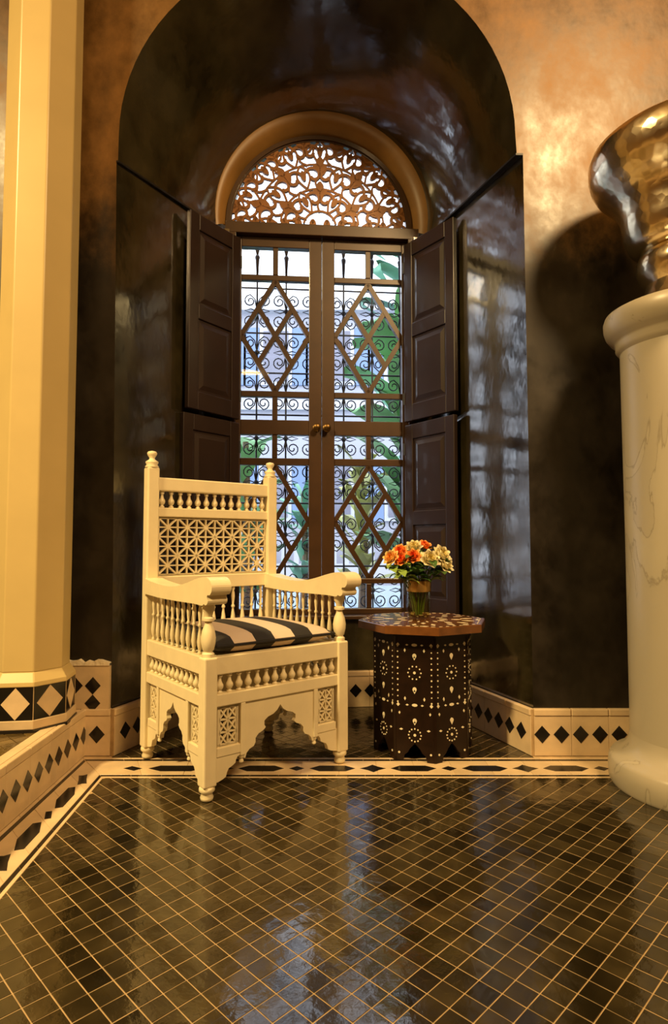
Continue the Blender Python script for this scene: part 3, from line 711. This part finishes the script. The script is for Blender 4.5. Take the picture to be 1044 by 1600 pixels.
g1 = spin(.064, .0125); g2 = spin(.066, .0125); a1 = spin(.172, .0095, 10, 1); b1_ = spin(.184, .0105, 10, 1)
def rail(x0, y0, z0, x1, y1, z1, b=.003): return MB().box((x0, y0, z0), (x1, y1, z1)).build('rail', CP, ch, bevel=b)
# rails of the seat box on four sides
for z0, z1 in ((.386, .443), (.286, .325)):
    rail(PW-.004, .006, z0, W_-PW+.004, PW-.008, z1); rail(PW-.004, D_-PW+.008, z0, W_-PW+.004, D_-.006, z1)
    rail(.006, PW-.004, z0, PW-.008, D_-PW+.004, z1); rail(W_-PW+.008, PW-.004, z0, W_-.006, D_-PW+.004, z1)
n = 14
for i in range(n): link('spindle', g1, ch, (PW+(W_-2*PW)*(i+.5)/n, .022, .3235))
n = 12
for x in (.022, W_-.022):
    for i in range(n): link('spindle', g1, ch, (x, PW+(D_-2*PW)*(i+.5)/n, .3235))
# lattice of eight-spoke stars in a frame
def lattice(u0, u1, z0, z1, nc, nr, M, name='lattice_panel', t=.0052, dep=.009, fr=.010, fine=True):
    mb = MB(); cw, rh = (u1-u0)/nc, (z1-z0)/nr
    def b_(p, q, w=t): mb.ribbon([p, q], w, -dep/2, dep/2, M)
    for i in range(nc+1): b_((u0+i*cw, z0), (u0+i*cw, z1))
    for j in range(nr+1): b_((u0, z0+j*rh), (u1, z0+j*rh))
    for i in range(nc):
        for j in range(nr):
            x, z_ = u0+i*cw, z0+j*rh
            b_((x, z_), (x+cw, z_+rh)); b_((x, z_+rh), (x+cw, z_)); fine and (b_((x+cw/2, z_), (x+cw/2, z_+rh), t*.8), b_((x, z_+rh/2), (x+cw, z_+rh/2), t*.8))
            c = (x+cw/2, z_+rh/2); s_ = min(cw, rh)*.13
            mb.prism([(c[0]+s_*math.cos(k*PI/4), c[1]+s_*math.sin(k*PI/4)) for k in range(8)], -dep/2-.001, dep/2, M)
    for p, q in (((u0-fr/2, z0), (u1+fr/2, z0)), ((u0-fr/2, z1), (u1+fr/2, z1)), ((u0, z0), (u0, z1)), ((u1, z0), (u1, z1))): b_(p, q, fr)
    return mb.build(name, CP, ch)
half = [(0, .256), (.010, .240), (.024, .229), (.044, .222), (.056, .212), (.056, .198), (.051, .190), (.060, .181), (.076, .174), (.086, .162), (.086, .148), (.092, .137), (.106, .131), (.116, .120), (.120, .106)]
def apron(U, M):
    """lower half of one side of the seat box between its posts, U wide, in the x,z plane of M"""
    lw = .078; dv = .018; a = .004; l0, l1 = a+.006, a+lw; d0 = l1+.006; c0 = d0+dv; m = U/2; k = (m-c0)/.1225
    for sgn in (0, 1):
        mir = (lambda x: U-x) if sgn else (lambda x: x)
        p, q = sorted((mir(l0+.004), mir(l1-.004))); lattice(p, q, .160, .280, 2, 3, M, t=.0044, fine=False)
        x0, x1 = sorted((mir(l0-.006), mir(l1+.007))); MB().box((x0, -.012, .128), (x1, .012, .156), M).build('rail', CP, ch, bevel=.002)
        x0, x1 = sorted((mir(d0), mir(d0+dv))); MB().box((x0, -.015, .118), (x1, .012, .288), M).build('divider', CP, ch, bevel=.003)
        MB().lathe([(.004, 0), (.008, .004), (.007, .010), (.005, .013), (.010, .020), (.010, .028)], 12, M @ Matrix.Translation((mir(d0+dv/2), -.002, .091))).build('drop', CP, ch, smooth=True)
        br = [(0, .130), (d0+.004, .130), (d0+.004, .122), (d0-.008, .117), (d0-.014, .108), (d0-.016, .098), (d0-.026, .092), (d0-.040, .086), (d0-.046, .076), (d0-.050, .062), (d0-.062, .056), (d0-.076, .052), (0, .050)]
        MB().prism([(mir(x), z_) for x, z_ in br], -.009, .009, M).build('bracket', CP, ch)
    poly = [(c0-.002, .288), (c0-.002, .106)]+[(m-x*k, z_) for x, z_ in reversed(half)]+[(m+x*k, z_) for x, z_ in half[1:]]+[(U-c0+.002, .106), (U-c0+.002, .288)]
    MB().prism(poly, -.008, .008, M).build('arch_panel', CP, ch, bevel=.0015)
apron(W_-2*PW, Matrix.Translation((PW, .022, 0)))
R90 = Matrix.Rotation(PI/2, 4, 'Z')
apron(D_-2*PW, Matrix.Translation((.022, PW, 0)) @ Matrix(((0, 1, 0, 0), (1, 0, 0, 0), (0, 0, 1, 0), (0, 0, 0, 1))))
apron(D_-2*PW, Matrix.Translation((W_-.022, PW, 0)) @ Matrix(((0, -1, 0, 0), (1, 0, 0, 0), (0, 0, 1, 0), (0, 0, 0, 1))))
MB().box((PW, D_-PW+.010, .150), (W_-PW, D_-.010, .286)).build('rear_apron', CP, ch, bevel=.003)
MB().box((.030, .030, .418), (W_-.030, D_-.030, .436)).build('seat', CP, ch)
# arms
prof = [(.492, .616), (.492, .669), (.42, .664), (.34, .657), (.27, .654), (.20, .658), (.13, .670), (.07, .684), (.02, .694), (-.02, .697), (-.046, .690), (-.060, .674), (-.060, .656), (-.048, .644), (-.034, .643), (-.030, .636),
        (-.036, .626), (-.032, .616), (-.020, .611), (-.008, .614), (.004, .608), (.060, .610), (.20, .609), (.35, .610)]
def smooth_path(p, n=3):
    out = []; m = len(p)
    for i in range(m):
        a, b, c, d = p[i-1], p[i], p[(i+1) % m], p[(i+2) % m]
        if i < 1 or i > m-2: out.append(b); continue
        for k in range(n):
            t = k/n; out.append(tuple(.5*((2*b[q])+(-a[q]+c[q])*t+(2*a[q]-5*b[q]+4*c[q]-d[q])*t*t+(-a[q]+3*b[q]-3*c[q]+d[q])*t**3) for q in (0, 1)))
    return out
TR = Matrix(((0, 1, 0, 0), (1, 0, 0, 0), (0, 0, 1, 0), (0, 0, 0, 1)))
for xc in (.023, W_-.023):
    am = MB().prism(smooth_path(prof), -.034, .034, Matrix.Translation((xc, 0, 0)) @ TR).build('arm', CP, ch, bevel=.009)
    MB().lathe([(.020, 0), (.020, .012), (.013, .018), (.018, .024), (.023, .045), (.024, .062), (.020, .085), (.012, .104), (.011, .112), (.019, .116), (.019, .124), (.012, .128), (.015, .142), (.020, .150), (.020, .172)], 20, Matrix.Translation((xc, .024, .442))).build('arm_post', CP, ch, smooth=True)
    for i in range(10): link('spindle', a1, ch, (xc, .062+(.425)*(i+.5)/10, .441))
# back
yb = D_-PW/2
rail(PW-.004, yb-.016, .624, W_-PW+.004, yb+.016, .676); rail(PW-.004, yb-.016, .905, W_-PW+.004, yb+.016, .940); rail(PW-.004, yb-.018, 1.004, W_-PW+.004, yb+.018, 1.056, .005)
for i in range(11): link('spindle', b1_, ch, (PW+(W_-2*PW)*(i+.5)/11, yb, .441))
for i in range(13): link('spindle', g2, ch, (PW+(W_-2*PW)*(i+.5)/13, yb, .939))
lattice(PW+.003, W_-PW-.003, .680, .902, 6, 3, Matrix.Translation((0, yb, 0)), t=.0062, dep=.012)
# striped cushion
cu = MB(); nx, ny = 16, 16; x0, x1, y0, y1 = .050, W_-.050, .020, D_-PW-.006
def cz(a, b, up):
    e = (1-abs(2*a-1)**6)*(1-abs(2*b-1)**6); return .472+up*(.006+.026*max(0, e)**.5+(.010 if up > 0 else 0)*math.sin(PI*a)*math.sin(PI*b))
for up in (1, -1):
    cu.grid([[(x0+(x1-x0)*i/nx, y0+(y1-y0)*j/ny, max(.4445, cz(i/nx, j/ny, up))) for i in range(nx+1)] for j in range(ny+1)])
ring_ = [(x0+(x1-x0)*i/nx, y0) for i in range(nx)]+[(x1, y0+(y1-y0)*j/ny) for j in range(ny)]+[(x1-(x1-x0)*i/nx, y1) for i in range(nx)]+[(x0, y1-(y1-y0)*j/ny) for j in range(ny)]
cu.grid([[(x, y, .478) for x, y in ring_+ring_[:1]], [(x, y, .466) for x, y in ring_+ring_[:1]]])
cso = tag(empty('seat_cushion', ch.matrix_basis @ Vector((0, 0, .4445)), math.radians(38.5)), 'black and cream striped cushion on the carved armchair', 'cushion')
cso.location.z = 0.4445
Mx = Matrix.Translation((0, 0, -.4445)); cu.v = [tuple(Mx @ Vector(p)) for p in cu.v]
cu.build('cover', 'stripe_fabric', cso, smooth=True)
MB().tube([(x, y, .0275) for x, y in ring_+ring_[:1]], .0045, 6).build('piping', 'black_piping', cso, smooth=True)

# ------------------------------------------------------------------ inlaid octagonal table
tb = tag(empty('octagonal_table', (.353, 2.455, 0), math.radians(-85)), 'dark octagonal side table inlaid with mother of pearl', 'side table')
def og(R): return [(R*math.cos(k*PI/4), R*math.sin(k*PI/4)) for k in range(8)]
tt = MB(); tt.slab(og(.258), .470, .500, .003); tt.slab(og(.240), .4705, .474, 0)
top_o = tt.build('table_top', 'table_top_wood', tb)
MB().slab(og(.205), .455, .471, 0).build('top_rim', 'table_wood', tb)
RB = .196; ap = RB*math.cos(PI/8); fw = 2*RB*math.sin(PI/8)
pan = MB().prism([(-fw/2, 0), (-fw/2+.030, 0), (-fw/2+.036, .022), (-fw/2+.048, .032), (-fw/2+.056, .046), (0, .066), (fw/2-.056, .046), (fw/2-.048, .032), (fw/2-.036, .022), (fw/2-.030, 0), (fw/2, 0), (fw/2, .458), (-fw/2, .458)], -.001, .012).mesh('panel', 'table_wood')
il = MB()
def dot(x, z_, rx, rz=None, n=8, d=.0014):
    rz = rz or rx; il.prism([(x+rx*math.cos(2*PI*k/n), z_+rz*math.sin(2*PI*k/n)) for k in range(n)], -.001-d, 0)
def dia_(x, z_, a, b): dot(x, z_, a, b, 4)
e = fw/2-.012
for i in range(11):
    for sx in (-1, 1): dot(sx*e, .215+i*.0205, .0026 if i % 2 else .0034, None, 6)
for zz in (.425, .205):
    for sx in (-1, 1): dia_(sx*(e-.001), zz, .0065, .0075); dia_(sx*.028, zz, .006, .0035)
    dot(0, zz, .011, .0055)
for sx in (-1, 1):
    for zz in (.405, .228): dia_(sx*.036, zz, .004, .0075)
for zz in (.385, .262, .148): dot(0, zz, .0080, .0090); dia_(0, zz-.008, .0045, .008)
for zc, rr, n in ((.323, .024, 10), (.096, .023, 12)):
    dot(0, zc, .0052)
    for k in range(n): dot(rr*math.cos(2*PI*k/n), zc+rr*math.sin(2*PI*k/n), .0030, .0030, 6)
for sx in (-1, 1): dia_(sx*(e-.006), .175, .004, .006); dia_(sx*(e-.012), .115, .007, .004); dot(sx*(e-.004), .030, .0042, None, 6)
ilm = il.mesh('inlay', 'pearl')
for k in range(8):
    a = k*PI/4+PI/8; x, y = ap*math.cos(a), ap*math.sin(a)
    p = link('panel', pan, tb, (x, y, 0), (0, 0, a+PI/2)); q = tag(link('inlay', ilm, p), kind='stuff')
bd = MB().box((-.005, -.005, .0), (.005, .005, .458)).mesh('corner_bead', 'table_wood')
for k in range(8): a = k*PI/4; link('corner_bead', bd, tb, ((RB-.004)*math.cos(a), (RB-.004)*math.sin(a), 0), (0, 0, a))
ti = MB()
def tp(pts, z1=.5008): ti.slab(ccw(pts), .4992, z1, 0)
def td(x, y, a, b, an): tp([(x+a*math.cos(an), y+a*math.sin(an)), (x-b*math.sin(an), y+b*math.cos(an)), (x-a*math.cos(an), y-a*math.sin(an)), (x+b*math.sin(an), y-b*math.cos(an))])
for k in range(16):
    a = k*PI/8; td(.180*math.cos(a), .180*math.sin(a), .024, .009, a); k % 2 and td(.135*math.cos(a+PI/16), .135*math.sin(a+PI/16), .020, .009, a+PI/16)
    td(.085*math.cos(a), .085*math.sin(a), .016, .005, a); k % 2 and td(.218*math.cos(a+PI/16), .218*math.sin(a+PI/16), .008, .016, a+PI/16)
for k in range(8):
    x0, y0 = og(.240)[k]; x1, y1 = og(.240)[(k+1) % 8]; an = math.atan2(y1-y0, x1-x0)
    for i in range(6): t = (i+.5)/6; td(x0+(x1-x0)*t, y0+(y1-y0)*t, .008, .003, an)
tag(ti.build('inlay', 'pearl', top_o), kind='stuff')

# ------------------------------------------------------------------ glass vase with roses
VX, VY, VZ = .336, 2.425, .501
vs_ = tag(empty('glass_vase', (VX, VY, VZ)), 'clear glass vase with a gold ribbon on the inlaid table', 'vase')
MB().lathe([(.002, .0), (.040, 0), (.045, .004), (.046, .06), (.046, .150), (.0455, .158), (.0425, .158), (.0425, .06), (.041, .012), (.002, .010)], 32, cap=False).build('vessel', 'vase_glass', vs_, smooth=True)
MB().lathe([(.0468, .112), (.0484, .118), (.0474, .130), (.0486, .142), (.0470, .154), (.0462, .154), (.0462, .112), (.0468, .112)], 32, cap=False).build('ribbon', 'gold_ribbon', vs_, smooth=True)
MB().lathe([(.001, .0125), (.040, .0125), (.0415, .03), (.0415, .085), (.001, .085)], 28, cap=False).build('water', 'water', vs_, smooth=True)
def rose_mesh(r, mat, seed):
    rnd = random.Random(seed); mb = MB()
    for layer, (n, rad, tilt, sz) in enumerate(((3, .12, .05, .60), (4, .26, .14, .80), (6, .46, .28, .98), (7, .66, .50, 1.05), (8, .84, .85, 1.0))):
        for k in range(n):
            a = 2*PI*k/n+layer*.6+rnd.uniform(-.15, .15); tl_ = tilt+rnd.uniform(-.08, .08); rows = []
            for i in range(5):
                t = i/4; wv = sz*.62*math.sin(PI*(.18+.70*t)); out = rad*.45+sz*t*math.sin(tl_)*.85+.12*t*t*layer*.4; up = -.45+sz*1.05*t*math.cos(tl_)-.10*t*t*layer*.35
                row = []
                for j in range(5):
                    s_ = j/4*2-1; cup = .22*s_*s_
                    row.append(((out-cup)*math.cos(a)-s_*wv*math.sin(a), (out-cup)*math.sin(a)+s_*wv*math.cos(a), up+(-.06*s_*s_ if i == 4 else 0)))
                rows.append([tuple(r*c for c in p) for p in row])
            mb.grid(rows)
    return mb.mesh('petals', mat, True)
leafm = [None, None]
for i_m, mat in enumerate(('green_leaf', 'pale_leaf')):
    mb = MB(); rows = []
    for i in range(6):
        t = i/5; wv = .017*math.sin(PI*(.05+.93*t)); rows.append([(-wv, .05*t, .006*math.sin(PI*t)+wv*.3), (0, .05*t, .006*math.sin(PI*t)-.001), (wv, .05*t, .006*math.sin(PI*t)+wv*.3)])
    leafm[i_m] = mb.grid(rows).mesh('leaf', mat, True)
FG = 'roses in the glass vase'
bdx = -.010
blooms = [  # x, y, z, radius, material, lean, label
    (.268, 2.40, .772, .026, 'rose_orange', 'bright orange rose at the upper left of the bouquet'),
    (.272, 2.375, .742, .025, 'rose_orange', 'orange rose just below the upper left orange one'),
    (.232, 2.39, .748, .028, 'rose_peach', 'peach cream rose at the far left of the bouquet'),
    (.318, 2.37, .754, .026, 'rose_orange', 'orange rose low in the middle of the bouquet'),
    (.328, 2.43, .790, .029, 'rose_cream', 'cream yellow rose at the top middle of the bouquet'),
    (.374, 2.45, .795, .026, 'rose_orange', 'orange rose at the top right of the bouquet'),
    (.386, 2.375, .742, .034, 'rose_cream', 'round cream rose right of the middle of the bouquet'),
    (.436, 2.40, .760, .034, 'rose_cream', 'large cream rose at the upper right of the bouquet'),
    (.448, 2.40, .722, .032, 'rose_cream', 'cream rose at the far right hanging over the vase'),
]
for i, (x, y, z_, r, mat, lab) in enumerate(blooms):
    x += bdx; r *= 1.12
    d = Vector(((x-VX)*.8, y-VY-.07, .085)).normalized()
    base_ = Vector((VX+(x-VX)*.10, VY+(y-VY)*.10, VZ+.02)); head = Vector((x, y, z_))
    root = tag(empty('rose', tuple(base_)), lab, 'flower', FG)
    bl = link('petals', rose_mesh(r, mat, i), root, tuple(head-base_), tuple(d.to_track_quat('Z', 'Y').to_euler()))
    c = Vector((VX+(x-VX)*.26, VY+(y-VY)*.26, VZ+.152)); pts = []
    for k in range(9):
        t = k/8; q = base_*(1-t)**2+c*2*t*(1-t)+(head-d*r*.4)*t*t; pts.append(q-base_)
    MB().tube(pts, .0024, 6).build('stem', 'stem_green', root, smooth=True)
    for k in range(5):
        t = .70+.07*k; q = base_*(1-t)**2+c*2*t*(1-t)+head*t*t-base_
        link('leaf', leafm[1 if i in (1, 2) else 0], root, tuple(q), (random.uniform(-.7, .3), random.uniform(-.5, .5), random.uniform(0, 2*PI)))
# leafy sprays that fill the bouquet below the roses
for i, (x, y, z_, m_, lab) in enumerate(((.225, 2.385, .705, 1, 'pale green leafy sprig at the lower left of the bouquet'), (.258, 2.36, .695, 1, 'pale green leafy sprig beside the ribbon on the left'), (.325, 2.36, .700, 0, 'dark green leafy sprig in the middle of the bouquet'),
                                         (.415, 2.38, .690, 0, 'dark green leafy sprig at the lower right of the bouquet'))):
    base_ = Vector((VX+(x-VX)*.2, VY+(y-VY)*.2, VZ+.03)); root = tag(empty('leaf_sprig', tuple(base_)), lab, 'foliage', 'green sprigs in the glass vase')
    tip = Vector((x, y, z_))-base_; c = Vector((VX+(x-VX)*.35, VY+(y-VY)*.35, VZ+.17))-base_
    pts = [c*2*t*(1-t)+tip*t*t for t in [k/8 for k in range(9)]]
    MB().tube(pts, .002, 6).build('stem', 'stem_green', root)
    for k in range(9): link('leaf', leafm[m_], root, tuple(pts[8-k % 4]), (random.uniform(-.6, .6), random.uniform(-.5, .5), k*2.4))
